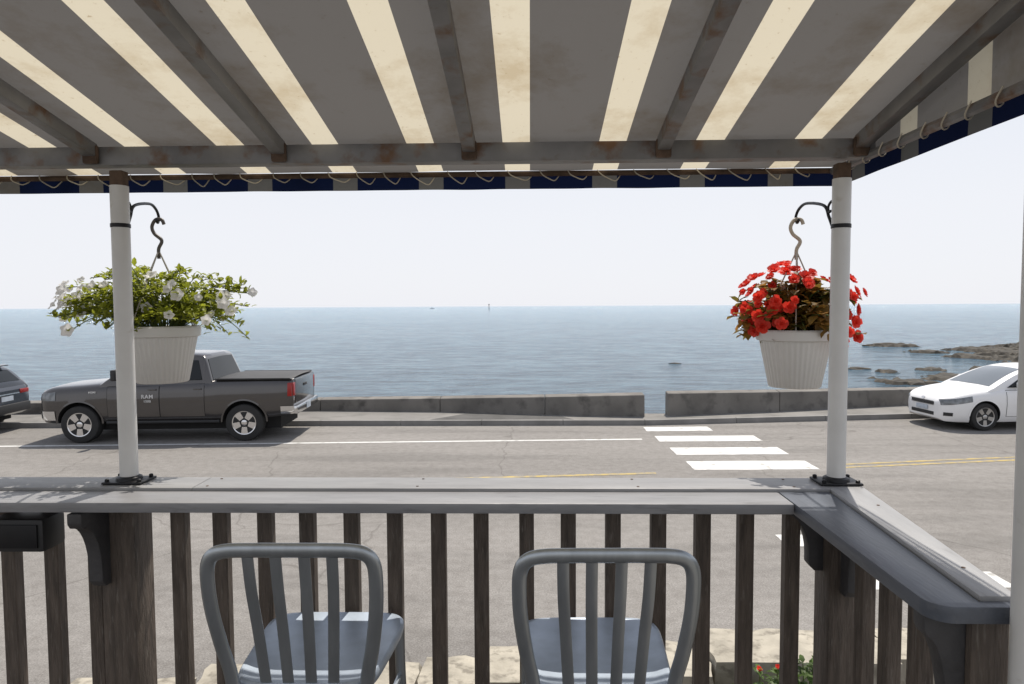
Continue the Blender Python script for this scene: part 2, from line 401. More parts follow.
def rocks_hf():
    mb = MB(); nx, ny = 230, 170
    B = []
    for px, py, sx, sy, a, tp in ((905, 381, 34, 2.0, 1.5, -1.86), (965, 378, 44, 2.6, 1.7, -1.8), (1020, 372, 40, 4.0, 1.7, -1.75), (1035, 383, 50, 3.0, 1.6, -1.77), (890, 371, 18, 1.2, 1.1, -1.86), (935, 369, 26, 1.4, 1.2, -1.84), (870, 377, 14, .9, 1.0, -1.86),
                            (930, 351.5, 26, 2.2, 1.4, -1.8), (895, 345.3, 30, 2.5, 1.4, -1.78), (985, 357, 36, 4, 1.6, -1.76), (1020, 354, 36, 6, 1.8, -1.66), (990, 349.5, 48, 4, 1.5, -1.7), (1080, 350, 60, 9, 2.2, -1.4), (1070, 362, 50, 6, 2, -1.6), (1150, 370, 80, 9, 2, -1.5)):
        p = at_z(px, py, -1.9); dep = p.y
        B.append((p.x, p.y, sx / 683 * dep, sy, a, tp))
    def fn(u, v):
        x = 18 + u * 58; y = 37 + v * 62; h = 0; top = -1.8
        for bx, by, sx, sy, a, tp in B:
            g = a * math.exp(-((x - bx) / sx) ** 2 - ((y - by) / sy) ** 2)
            if g > h: h = g; top = tp
        r = 1 - abs(noise.noise(Vector((x * .3, y * .4, 1)))) * 2
        r2 = noise.noise(Vector((x * .8, y * 1.1, 5))); r3 = noise.noise(Vector((x * 2.3, y * 2.3, 9)))
        z = -2.65 + h * (.45 + .5 * r) + (r2 * .6 + r3 * .3) * min(1, h * 1.3)
        return (x, y, min(z, top + .1 * r2 + r3 * .11))
    mb.grid(fn, nx, ny)
    return mb.build('rocky_shoal', m_rock, smooth=0, fix=False)
struct(rocks_hf(), 'brown weedy rock ledges breaking the water on the right', 'rocks')
for px, py, s, lab in ((675, 363.5, .32, 'small dark rock alone in the water left of the red flowers'), (858, 369, .6, 'dark rock awash just right of the right awning post'), (884, 346, 1.5, 'low dark rock farthest out, right of the right post')):
    p = at_z(px, py, -2.0); bm = bmesh.new(); bmesh.ops.create_icosphere(bm, subdivisions=3, radius=1)
    for v in bm.verts:
        k = 1 + .45 * noise.noise(v.co * 1.7 + Vector((px, 0, 0))); v.co = Vector((v.co.x * k * s * 1.5, v.co.y * k * s * .8, v.co.z * k * s * .24))
    me = bpy.data.meshes.new('rock'); bm.to_mesh(me); bm.free(); me.materials.append(m_rock)
    o = bpy.data.objects.new('rock', me); COL.objects.link(o); o.location = p; tag(o, lab, 'rock', 'rocks in the sea')
p = at_y(489, 307.9, 900); p.z = -2
r = thing('channel_marker', 'thin dark navigation marker standing on the horizon', 'marker', p)
MB().lathe([(.4, 0), (.4, 3), (.25, 7)], 8).build('pole', m_plast, r); MB().lathe([(.05, 6), (.8, 6.2), (.8, 7.4), (.05, 7.6)], 8).build('topmark', m_plast, r)
for px, lab in ((432, 'tiny pale boat on the horizon beside the marker'), (120, 'tiny pale boat on the horizon behind the white flowers')):
    p = at_y(px, 308, 1400); p.z = -2
    r = thing('boat', lab, 'boat', p, group='boats on the horizon')
    rings = []
    for x, w, zb, zt in ((-5, .9, .1, 1.2), (-2, 1.5, -.3, 1.2), (2, 1.3, -.3, 1.4), (4.5, .5, 0, 1.7), (5.4, .05, .8, 1.8)):
        rings.append([(x, -w, zt), (x, -w * .6, zb), (x, w * .6, zb), (x, w, zt)])
    MB().loft(rings).build('hull', m_carw, r); MB().box(-2, 1.5, -1, 1, 1.2, 3).build('cabin', m_carw, r, bevel=.2)

# ------------------------------------------------------------------ deck, bed, stone wall
ZD = 1.28; ZR = 2.37
mb = MB()
for i in range(38):
    mb.box(-4.2 + i * .14, -4.2 + i * .14 + .134, -3, 2.24, ZD - .03, ZD)
mb.box(-4.2, 1.1, -3, 2.22, 0, ZD - .035)
struct(mb.build('deck', m_deck, smooth=0), 'raised wooden terrace deck behind the railing', 'deck')
mb = MB(); mb.grid(lambda u, v: (-4.5 + u * 9, 2.26 + v * 1.9, .5 + .05 * noise.noise(Vector((u * 20, v * 6, 0)))), 60, 14)
struct(mb.build('planting_bed', m_soil, fix=False), 'soil bed between the deck and the stone wall', 'planting bed')

def stone_wall():
    r = thing('stone_wall', 'rough cream stone wall along the roadside seen under the rail', 'stone wall', (0, 3.9, 0)); off = Vector(r.location)
    for course in range(4):
        x = -4.6 - uni(0, .3)
        mb = MB()
        while x < 5:
            w = uni(.22, .5) if course < 3 else uni(.34, .72); drop = -.03 * max(0, min(1, (-.45 - x) / .5))
            z0 = course * .24 - .02 + drop; h = .22 + uni(-.02, .04) if course < 3 else .23 + uni(-.035, .03)
            y0 = 3.72 + x * .14
            bm = bmesh.new(); bmesh.ops.create_cube(bm, size=1); bmesh.ops.subdivide_edges(bm, edges=bm.edges[:], cuts=5, use_grid_fill=True)
            o = len(mb.v); sd = Vector((uni(0, 99), uni(0, 99), 0)); yj = uni(-.03, .03)
            bm.verts.index_update()
            for v in bm.verts:
                q = v.co * 2; sp = q.normalized() * 1.25
                q = q.lerp(sp, .16); q += q.normalized() * (.12 * noise.noise(q * 1.6 + sd) + .08 * noise.noise(q * 4 + sd) + .04 * noise.noise(q * 9 + sd))
                mb.v.append(Vector((x + w / 2 + q.x * w * .5, y0 + yj + q.y * .2, z0 + h / 2 + q.z * h * .52)))
            for f in bm.faces: mb.f.append(tuple(o + v.index for v in f.verts))
            bm.free(); x += w + .008
        mb.build('stone_course', m_stone, r, smooth=30, off=off)
stone_wall()

# ------------------------------------------------------------------ railing
rt = thing('bar_railing', 'grey wooden deck railing with a bar shelf on top, turning back at the right corner', 'railing', (0, 2.13, ZD)); RO = Vector(rt.location)
LIP = .008
YF = at_z(450, 477.3, ZR + LIP).y; YS = at_z(450, 491, ZR).y; YN = at_z(450, 503.5, ZR).y
XO = 1.0; XN = .73; CW = .112
E0 = at_z(930, 607, ZR); E1 = at_z(1011, 597, ZR)      # near end of the side arm
YE = E0.y; XE = E1.x
def xo(y): return XO + (XE - XO) * (YF - y) / (YF - YE)
def xc(y): return xo(y) - CW + .04 * (YF - y) / (YF - YE)
mb = MB()
cuts = [-3.2, -1.02, XO - CW]
for a, b in zip(cuts, cuts[1:]): mb.box(a + .0006, b - .0006, YS, YF, ZR - .02, ZR + LIP)
mb.build('outer_cap', m_cap, rt, bevel=.004, off=RO)
ye = YE + .03
mb = MB().prism([(xc(ye) + .003, ye), (xo(ye), ye), (xo(YF), YF), (xc(YF) + .003, YF)], lambda a, b, h: (a, b, h), ZR - .02, ZR + LIP); mb.build('side_cap', m_cap2, rt, bevel=.004, off=RO)
mb = MB().box(-3.2, XN - .002, YN, YS - .004, ZR - .03, ZR); mb.build('bar_shelf', m_shelf, rt, bevel=.006, off=RO)
def corner(cx, cy, r, a0, a1): return [(cx + r * math.cos(R(a0 + (a1 - a0) * i / 7)), cy + r * math.sin(R(a0 + (a1 - a0) * i / 7))) for i in range(8)]
poly = [(XN, YS - .004), (XN, YN)] + corner(XN + .045, YE + .045, .045, 180, 270) + corner(xo(YE) - .025, YE + .022, .022, 270, 360) + [(xo(ye) - .003, ye - .003), (xc(ye) - .001, ye - .003), (xc(YS) - .001, YS - .004)]
mb = MB().prism(poly, lambda a, b, h: (a, b, h), ZR - .032, ZR); mb.build('side_shelf', m_shelf_shade, rt, bevel=.006, off=RO)
for x in (-.98, -.34, .32, .78):
    for y in (YS + .022, YF - .022): MB().lathe([(.0042, 0), (.004, .0012), (.001, .0013)], 8, Matrix.Translation((x + uni(-.004, .004), y, ZR + LIP))).build('screw', m_rust, rt, off=RO)
for y in (1.4, 1.84): MB().lathe([(.0042, 0), (.004, .0012), (.001, .0013)], 8, Matrix.Translation((xo(y) - .03, y, ZR + LIP))).build('screw', m_rust, rt, off=RO)
ZB = ZR - .034
yb = YF - .07
newels = [-2.62, -1.255]
for k in range(-24, 9):
    x = -.15 + k * .1345
    if any(abs(x - q) < .075 for q in newels) or x > .9: continue
    j = uni(-.004, .004)
    MB().box(x - .0225 + j, x + .0225 + j, yb - .019 + uni(-.003, .003), yb + .019, ZD + .08, ZB).build('baluster', m_wood, rt, bevel=.003, seg=1, off=RO)
for k in range(3):
    y = yb - .2 - k * .165; x = xo(y) - .05
    MB().box(x - .019, x + .019, y - .023, y + .023, ZD + .08, ZB).build('baluster', m_wood, rt, bevel=.003, seg=1, off=RO)
MB().box(-3.2, .9, yb - .03, yb + .03, ZD + .04, ZD + .08).build('bottom_rail', m_wood, rt, off=RO)
x1 = xo(1.36) - .05; x2 = xo(yb) - .05
MB().prism([(x1 - .03, 1.36), (x1 + .03, 1.36), (x2 + .03, yb - .06), (x2 - .03, yb - .06)], lambda a, b, h: (a, b, h), ZD + .04, ZD + .08).build('bottom_rail', m_wood, rt, off=RO)
for x in newels + [.935]:
    MB().box(x - .052, x + .052, yb - .06, yb + .045, ZD, ZB).build('newel_post', m_wood, rt, bevel=.005, off=RO)
xn = XE - .045
MB().box(xn - .035, xn + .035, YE + .03, YE + .11, ZD, ZB).build('newel_post', m_wood, rt, bevel=.005, off=RO)
def bracket(fn, a, b, ext, hh):
    pts = [(0, 0), (ext, 0), (ext, -.03)]
    for i in range(9):
        t = i / 8 * math.pi / 2
        pts.append((ext * .93 - ext * .6 * math.sin(t), -.045 - (hh - .09) * (1 - math.cos(t))))
    pts += [(ext * .33, -hh + .02), (ext * .2, -hh), (0, -hh)]
    MB().prism(pts, fn, a, b).build('shelf_bracket', m_bracket, rt, bevel=.004, off=RO)
for x in newels: bracket(lambda a, b, h: (h, yb - .06 - a, ZB + b), x - .062, x - .02, .13, .25)
bracket(lambda a, b, h: (h, yb - .06 - a, ZB + b), .915, .955, .15, .27)
bracket(lambda a, b, h: (.883 - a, h, ZB + b), yb - .02, yb + .022, .13, .22)
bracket(lambda a, b, h: (xn - .035 - a, h, ZB + b), YE + .045, YE + .085, xn - .035 - XN - .012, .34)
bx = thing('junction_box', 'black box fixed under the left end of the bar rail', 'box', at_y(28, 547, 2.0))
MB().box(-.085, .085, -.05, .05, 0, .1).build('housing', m_plast, bx, bevel=.012)
MB().box(-.07, .07, -.056, -.051, .015, .085).build('cover', m_black, bx, bevel=.002)

# ------------------------------------------------------------------ awning
EY, EZ, SL = 2.32, CAM.z + .455, .199
def cz(y): return EZ + SL * (EY - y)
XR = 1.028; XL = -3.3; YB = -1.2
aw = thing('striped_awning', 'striped cream and grey canvas awning on a steel frame overhead', 'awning', (-1, 1, EZ)); AO = Vector(aw.location)
rafx = [-3.04, -2.468, -1.894, -1.32, -.748, -.178, .396, .972]
def sag(x):
    d = min(abs(x - r_) for r_ in rafx); return .01 * math.cos(min(1, d / .29) * math.pi / 2) - .01
mb = MB(); mb.grid(lambda u, v: (XL + (XR - XL) * u, YB + (EY - YB) * v, cz(YB + (EY - YB) * v) + sag(XL + (XR - XL) * u) * (1 if .02 < v < .98 else .3) + .002 * noise.noise(Vector((u * 25, v * 12, 0)))), 160, 30)
mb.build('canvas', m_canvas, aw, off=AO, fix=False)
fb = EY - .235
MB().box(XL, XR - .01, fb - .027, fb + .027, cz(fb) - .07, cz(fb) - .014).build('front_bar', m_tube, aw, bevel=.005, off=AO)
for x in rafx:
    y0, y1 = YB, fb - .03
    w = .019
    vs = [(x - w, y0, cz(y0) - .055), (x + w, y0, cz(y0) - .055), (x + w, y1, cz(y1) - .055), (x - w, y1, cz(y1) - .055), (x - w, y0, cz(y0) - .014), (x + w, y0, cz(y0) - .014), (x + w, y1, cz(y1) - .014), (x - w, y1, cz(y1) - .014)]
    rf = MB().add(vs, [(0, 3, 2, 1), (4, 5, 6, 7), (0, 1, 5, 4), (1, 2, 6, 5), (2, 3, 7, 6), (3, 0, 4, 7)]).build('rafter', m_tube, aw, bevel=.004, off=AO)
    j = MB(); j.box(x - .023, x + .023, fb - .045, fb - .0275, cz(fb) - .068, cz(fb) - .012)
    j.build('rusty_weld', m_rust, rf, bevel=.008, off=AO)
mb = MB().sweep([(XL, EY - .012, EZ - .014), (XR - .01, EY - .012, EZ - .014)], .009); mb.build('hem_rod', m_rust, aw, off=AO)
gx = XR + .004
zg = EZ - .012
mb = MB(); mb.add([(gx, EY, zg), (gx, YB, zg), (gx, YB, cz(YB)), (gx, EY, EZ)], [(0, 1, 2, 3)]); mb.build('side_panel', m_gable, aw, smooth=0, off=AO, fix=False)
MB().sweep([(gx - .03, EY - .02, zg - .005), (gx - .03, YB, zg - .005)], .014).build('side_bar', m_tube, aw, off=AO)
VH = .05; VS = .046
mb = MB(); mb.grid(lambda u, v: (XL + (XR - XL) * u, EY + .004 + .0015 * math.sin(u * 90) * v, EZ - .012 - v * (VH + .0012 * noise.noise(Vector((u * 30, 0, 4))))), 260, 4)
mb.build('front_valance', m_val, aw, off=AO, fix=False)
mb = MB(); mb.grid(lambda u, v: (gx + .004 + .0015 * math.sin(u * 60) * v, YB + (EY - YB) * u, zg - .002 - v * (VS + .0012 * noise.noise(Vector((u * 24, 7, 4))))), 160, 4)
mb.build('side_valance', m_val2, aw, off=AO, fix=False)
x = -1.95
while x < XR - .06:
    g_ = uni(.05, .08); dz = uni(.006, .022)
    MB().sweep(catmull([(x, EY - .02, EZ - .006), (x + g_ * .15, EY - .032, EZ - .022), (x + g_ * .5, EY - .03, EZ - .026 - dz * .7), (x + g_ * .8, EY - .026, EZ - .028 - dz), (x + g_, EY - .012, EZ - .026), (x + g_ * 1.02, EY - .004, EZ - .018)], 4), .002, n=5).build('lacing_loop', m_rope, aw, off=AO)
    x += g_ + uni(.02, .05)
y = .55
while y < EY - .12:
    MB().sweep(catmull([(gx - .046, y, zg + .008), (gx - .047, y + .02, zg - .014), (gx - .03, y + .04, zg - .022), (gx - .012, y + .05, zg - .014), (gx - .008, y + .055, zg + .003)], 4), .0019, n=5).build('lacing_loop', m_rope, aw, off=AO); y += uni(.075, .11)

def awning_post(x, y, z0, z1, label, r=.0265):
    t = thing('awning_post', label, 'post', (x, y, z0), group='white awning posts')
    MB().lathe([(r, 0), (r, z1 - z0)], 28).build('pipe', m_white, t)
    fl = MB().box(-.062, .062, -.046, .046, .0005, .008); fl.build('base_plate', m_black, t, bevel=.003)
    MB().lathe([(r + .012, .008), (r + .01, .016), (r + .002, .02)], 24).build('collar', m_black, t)
    for sx in (-.05, .05):
        for sy in (-.034, .034): MB().lathe([(.007, .008), (.007, .015), (.003, .017)], 6, Matrix.Translation((sx, sy, 0))).build('bolt', m_black, t)
    MB().box(-.02, .02, -.018, .018, z1 - z0 - .004, z1 - z0 + .045).build('top_bracket', m_rust, t, bevel=.004)
    return t
YP = YF - .058
pl = at_y(129.5, 481, YP); prr = at_y(836, 477.5, YP)
zt = at_y(125, 186, YP).z
awning_post(pl.x, YP, ZR + LIP + .0003, zt, 'white steel awning post on the left, in front of the white flower basket')
awning_post(prr.x, YP, ZR + LIP + .0003, zt, 'white steel awning post at the right corner, beside the red flower basket')
YQ = YE - .032
pe = at_y(1029, 600, YQ)
awning_post(pe.x, YQ, ZD, cz(YQ) - .06, 'white awning post at the right edge, past the end of the bar shelf')

# ------------------------------------------------------------------ hanging baskets
def iron_hook(post, tip, label):
    t = thing('plant_bracket', label, 'bracket', (post.x, YP, tip.z), group='black iron plant brackets')
    d = Vector((tip.x - post.x, tip.y - YP, 0)); L_ = d.length; d.normalize()
    def q(a, z): return d * a + Vector((0, 0, z))
    MB().sweep([q(.03, -.09), q(.03, .035)], .010, .004, d).build('back_plate', m_black, t)
    pts = [q(.034, -.07), q(.06, -.055), q(.09, -.02), q(.13, .02), q(L_ - .09, .048), q(L_ - .02, .04), q(L_ + .012, .016), q(L_, -.006), q(L_ - .018, .002)]
    MB().sweep(catmull(pts, 6), .005).build('arm', m_black, t)
    pts = [q(.034, .02), q(.07, .025), q(.095, .012), q(.09, -.006), q(.075, -.004)]
    MB().sweep(catmull(pts, 5), .004).build('scroll', m_black, t)
    MB().lathe([(.0275, -.066), (.0285, -.065), (.0285, -.055), (.0275, -.054)], 20).build('clamp', m_black, t)
def leaf(mb, p, d, up, l, w):
    d = d.normalized(); s_ = d.cross(up)
    if s_.length < .01: s_ = d.cross(Vector((1, 0, 0)))
    s_.normalize(); n = s_.cross(d)
    mb.add([p, p + d * l * .35 - s_ * w + n * w * .25, p + d * l * .35 + s_ * w + n * w * .25, p + d * l * .5, p + d * l * .75 - s_ * w * .75 + n * w * .1, p + d * l * .75 + s_ * w * .75 + n * w * .1, p + d * l - n * l * .18],
           [(0, 3, 1), (0, 2, 3), (1, 3, 4), (3, 2, 5), (4, 3, 6), (3, 5, 6)])
def rv():
    while 1:
        v = Vector((uni(-1, 1), uni(-1, 1), uni(-1, 1)))
        if .05 < v.length < 1: return v
def petunia(mb, p, n, r):
    n = n.normalized(); a = n.orthogonal().normalized(); b = n.cross(a); o = len(mb.v); N = 20
    mb.v.append(p - n * r * .55)
    for ring, (rr, dz) in enumerate(((.3, -.2), (.72, .02), (1.0, .0))):
        for k in range(N):
            t = 2 * math.pi * k / N; lob = 1 + (.13 * math.cos(5 * t) if ring else 0)
            mb.v.append(p + (a * math.cos(t) + b * math.sin(t)) * r * rr * lob + n * r * (dz + (.1 * math.sin(5 * t + 1) + uni(-.07, .07) if ring == 2 else 0)))
    for k in range(N): mb.f.append((o, o + 1 + k, o + 1 + (k + 1) % N))
    for q in range(2):
        for k in range(N): mb.f.append((o + 1 + q * N + k, o + 1 + q * N + (k + 1) % N, o + 1 + (q + 1) * N + (k + 1) % N, o + 1 + (q + 1) * N + k))
def rosy(mb, p, n, r):
    n = n.normalized(); a = n.orthogonal().normalized(); b = n.cross(a)
    for layer, (k, rr, tl) in enumerate(((5, 1.0, .25), (5, .72, .6), (3, .42, 1.1))):
        for i in range(k):
            t = 2 * math.pi * (i + layer * .5) / k + uni(-.2, .2); d = (a * math.cos(t) + b * math.sin(t)); s_ = n.cross(d); up = (d * math.cos(tl) + n * math.sin(tl)); L_ = r * rr * uni(.9, 1.1); w = L_ * .6
            o = len(mb.v); nn = s_.cross(up)
            vs = [p, p + up * L_ * .5 - s_ * w * .85, p + up * L_ * .55 + nn * L_ * -.12, p + up * L_ * .5 + s_ * w * .85, p + up * L_ * .92 - s_ * w * .6 + n * L_ * .1, p + up * L_ * 1.02, p + up * L_ * .92 + s_ * w * .6 + n * L_ * .1]
            mb.v += vs; mb.f += [(o, o + 2, o + 1), (o, o + 3, o + 2), (o + 1, o + 2, o + 5, o + 4), (o + 2, o + 3, o + 6, o + 5)]
def basket(rim, tipz, label, kind):
    r = thing('hanging_basket', label, 'flower basket', rim)
    R0, H = .127, .198
    k = MB().lathe([(R0 * .64, -H), (R0 * .68, -H + .004), (R0 * .93, -.035), (R0 * .94, -.03)], 240, None, .014, 40)
    pot = k.build('pot', m_pot, r, smooth=50)
    MB().lathe([(R0 * .95, -.034), (R0 * 1.03, -.03), (R0 * 1.05, 0), (R0 * 1.02, .006), (R0 * .95, .002), (R0 * .92, -.025), (.001, -.026)], 48).build('rim', m_pot, pot)
    zt_ = tipz - rim.z
    hk = [(0, 0, zt_ - .135), (0, 0, zt_ - .1), (.012, 0, zt_ - .07), (-.014, 0, zt_ - .045), (-.022, 0, zt_ - .02), (-.008, 0, zt_ + .004), (.014, 0, zt_ + .004), (.022, 0, zt_ - .012)]
    MB().sweep(catmull(hk, 6), .0066, .005, (0, 1, 0)).build('hanger_hook', m_hook2 if kind == 'w' else m_hook, r)
    for a in (0, 60, 180, 250):
        e = Vector((math.cos(R(a)) * R0, math.sin(R(a)) * R0, 0)); MB().sweep([(0, 0, zt_ - .105), e], .0026, n=5).build('hanger_strap', m_wire, r)
    fol = MB(); st = MB()
    if kind == 'w':
        rows = []
        for i in range(175):
            a = uni(0, 2 * math.pi); L_ = .05 + .26 * math.sqrt(uni(0, 1))
            up = uni(.02, .22) * (1.22 - L_ * 1.9)
            if L_ > .22: up += uni(-.06, .04)
            e = Vector((math.cos(a) * L_ * 1.1 - .02, math.sin(a) * L_ * .75, up))
            m_ = Vector((e.x * .6, e.y * .6, max(.05, e.z * .8 + .02)))
            pts = catmull([Vector((math.cos(a) * .04, math.sin(a) * .04, -.02)), m_, e], 7); st.sweep(pts, .0016, n=4); rows.append(pts)
            for q in pts[4:]:
                for _ in range(2):
                    d = rv(); d.z = d.z * .6 + .4; leaf(fol, q + rv() * .012, d, Vector((0, 0, 1)), uni(.018, .037), uni(.005, .0085))
        fol.build('foliage', m_leaf_l, r, smooth=0, fix=False); st.build('stems', m_stem, r)
        ends = [p_[-1] for p_ in rows if p_[-1].y < .08]; random.shuffle(ends)
        top = sorted([e_ for e_ in ends if e_.z > .07], key=lambda e_: e_.x)
        spots = [Vector((-.33, -.06, .1)), Vector((-.31, -.1, .075)), Vector((-.325, .0, .13)), Vector((-.28, -.1, .13)), Vector((-.24, -.06, .16)), Vector((-.295, -.08, .1)), Vector((-.2, -.12, .13)), Vector((-.1, -.16, .14)), Vector((.27, -.08, .08)), Vector((.28, -.05, .05)), Vector((.25, -.04, .11)), Vector((.12, -.14, .15)), Vector((.05, -.14, .17)), Vector((.2, -.12, .1))] + top[:12] + ends[:24]
        for s_ in spots:
            n = Vector((s_.x * .6 + uni(-.4, .4), -.75 + uni(-.4, .3), .35 + uni(-.3, .4)))
            mb = MB(); petunia(mb, s_ + n.normalized() * .018, n, uni(.012, .023)); mb.build('flower', m_petal_w, r, smooth=60, fix=False)
    else:
        for i in range(120):
            a = uni(0, 2 * math.pi); L_ = uni(.04, .21); up = uni(-.03, .185) * (1.2 - L_ * 2.0)
            e = Vector((math.cos(a) * L_, math.sin(a) * L_ * .9, up)); pts = catmull([Vector((e.x * .2, e.y * .2, -.02)), Vector((e.x * .6, e.y * .6, max(.04, up * .8))), e], 5); st.sweep(pts, .003, n=5)
            for q in pts[2:]:
                for _ in range(2):
                    d = rv(); d.z = d.z * .5; leaf(fol, q + rv() * .012, d, Vector((0, 0, 1)), uni(.032, .056), uni(.012, .02))
        fol.build('foliage', m_leaf_r, r, smooth=0, fix=False); st.build('stems', m_stem, r)
        for i in range(86):
            while 1:
                v = rv()
                if v.length > .7 and v.y < .5 and v.z > -.7 and not (v.z < .35 and -.3 < v.x < .6 and uni(0, 1) < .88): break
            s_ = Vector((v.x * .222 + .006, v.y * .19, v.z * .145 + .1))
            if s_.z < .02 and abs(s_.x) < .14: s_.z = uni(.03, .1)
            mb = MB(); n = Vector((v.x, v.y - .6, v.z + .3)); rosy(mb, s_, n, uni(.012, .026)); mb.build('flower', m_petal_r, r, smooth=60, fix=False)
        for s_ in ((.1, -.15, -.03), (.13, -.12, -.0), (.19, -.05, -.02), (.2, -.02, .03), (-.15, -.1, .02), (-.1, -.14, .03)):
            mb = MB(); rosy(mb, Vector(s_), Vector((s_[0], -.6, .1)), uni(.02, .028)); mb.build('flower', m_petal_r, r, smooth=60, fix=False)
    return r
YH = 2.44
lt = at_y(155, 221, YH); lr = at_y(164, 327.5, YH); lr.x = (lt.x + lr.x) / 2; lt.x = lr.x
iron_hook(pl, lt, 'black iron scroll bracket on the left post carrying the white flowers')
basket(Vector((lr.x, YH, lr.z)), lt.z, 'white ribbed hanging pot of trailing white petunias by the left post', 'w')
tt = at_y(797, 221, YH); tr_ = at_y(795, 331, YH)
iron_hook(prr, tt, 'black iron scroll bracket on the right post carrying the red flowers')
basket(Vector((tt.x, YH, tr_.z)), tt.z, 'white ribbed hanging pot of red begonias with bronze leaves by the right post', 'r')

for (x, y, h, lab, nf) in ((1.17, 3.3, .62, 'low green plant with a few red flowers under the rail near the right corner', 2), (1.4, 3.4, .58, 'leafy green plant right of the red flowered one, before the stone wall', 0)):
    r = thing('bed_plant', lab, 'plant', (x, y, .5), group='plants in the bed')
    fol = MB(); st = MB(); tips = []
    for i in range(34):
        a = uni(0, 6.28); L_ = uni(.04, .2); e = Vector((math.cos(a) * L_, math.sin(a) * L_, uni(.5, 1.0) * h * (1.1 - L_))); pts = catmull([(e.x * .2, e.y * .2, -.05), (e.x * .6, e.y * .6, e.z * .55), e], 7); st.sweep(pts, .003, n=5); tips.append(e)
        for q in pts[2:]:
            for _ in range(3):
                d = rv(); d.z = d.z * .6 + .2; leaf(fol, q, d, Vector((0, 0, 1)), uni(.035, .07), uni(.008, .015))
    fol.build('foliage', m_leaf_s, r, smooth=0, fix=False); st.build('stems', m_stem, r)
    tips.sort(key=lambda e_: -e_.z)
    for e in tips[:nf]:
        mb = MB(); rosy(mb, e + Vector((0, 0, .01)), Vector((0, -.6, 1)), .015); mb.build('flower', m_petal_r, r, smooth=60, fix=False)

# ------------------------------------------------------------------ chairs
def make_chair(label):
    c = thing('bar_chair', label, 'chair', group='metal bar chairs at the rail')
    half = [(0, -.035, 1.072), (.08, -.035, 1.072), (.145, -.034, 1.07), (.18, -.032, 1.06), (.197, -.028, 1.033), (.2, -.022, .98), (.196, -.012, .91), (.183, .004, .82), (.168, .016, .745), (.162, .014, .66), (.166, -.01, .4), (.188, -.06, 0)]
    path = [(-x, y, z) for x, y, z in half[::-1]] + half[1:]
    MB().sweep(catmull(path, 6), .0175, .0085, (0, 1, 0), 14).build('back_frame', m_alu, c, smooth=60)
    for x in (-.1, -.034, .034, .1):
        pts = catmull([(x, -.035, 1.066), (x * .98, -.02, .97), (x * .92, -.002, .87), (x * .83, .02, .72)], 6)
        MB().sweep(pts, .0145, .003, (0, 1, 0), 10).build('back_slat', m_alu, c, smooth=60)
    MB().sweep(catmull([(-.164, .016, .705), (0, .022, .705), (.164, .016, .705)], 6), .012, .01, (0, 0, 1), 10).build('back_rail', m_alu, c)
    st = MB(); N = 56; dz = -.016
    def outl(t, k):
        cx, sx = math.cos(t), math.sin(t); e = .36
        u = math.copysign(abs(cx) ** e, cx); v = math.copysign(abs(sx) ** e, sx)
        w = .19 + .017 * v
        return Vector((u * w * k, .21 + v * .2 * k, 0))
    rings = []
    for k, z in ((.985, .708), (1.0, .718), (1.0, .732), (.975, .739), (.93, .738), (.8, .731), (.6, .727), (.3, .725), (.05, .725)):
        rings.append([outl(2 * math.pi * i / N, k) + Vector((0, 0, z + dz)) for i in range(N)])
    st.loft(rings).build('seat', m_seat, c, smooth=60)
    for s in (-1, 1):
        MB().sweep(catmull([(s * .178, .37, .7), (s * .185, .38, .4), (s * .2, .405, 0)], 6), .015, .011, (0, 1, 0), 12).build('front_leg', m_alu, c, smooth=60)
        MB().sweep([(s * .19, .39, .25), (s * .168, -.03, .25)], .008).build('side_stretcher', m_alu, c)
        MB().sweep([(s * .18, .377, .55), (s * .162, .0, .55)], .008).build('side_stretcher', m_alu, c)
    MB().sweep([(-.19, .39, .25), (.19, .39, .25)], .009).build('foot_rest', m_alu, c)
    MB().sweep([(-.168, -.03, .3), (.168, -.03, .3)], .008).build('rear_stretcher', m_alu, c)
    return c
c1 = make_chair('grey metal slat back bar chair on the left, nearer the white flowers')
c1.location = (-.565, 1.59, ZD); c1.rotation_euler.z = R(.5)
c2 = copy_tree(c1); c2['label'] = 'grey metal slat back bar chair on the right, nearer the red flowers'
c2.location = (.173, 1.565, ZD - .0); c2.rotation_euler.z = R(1.0)

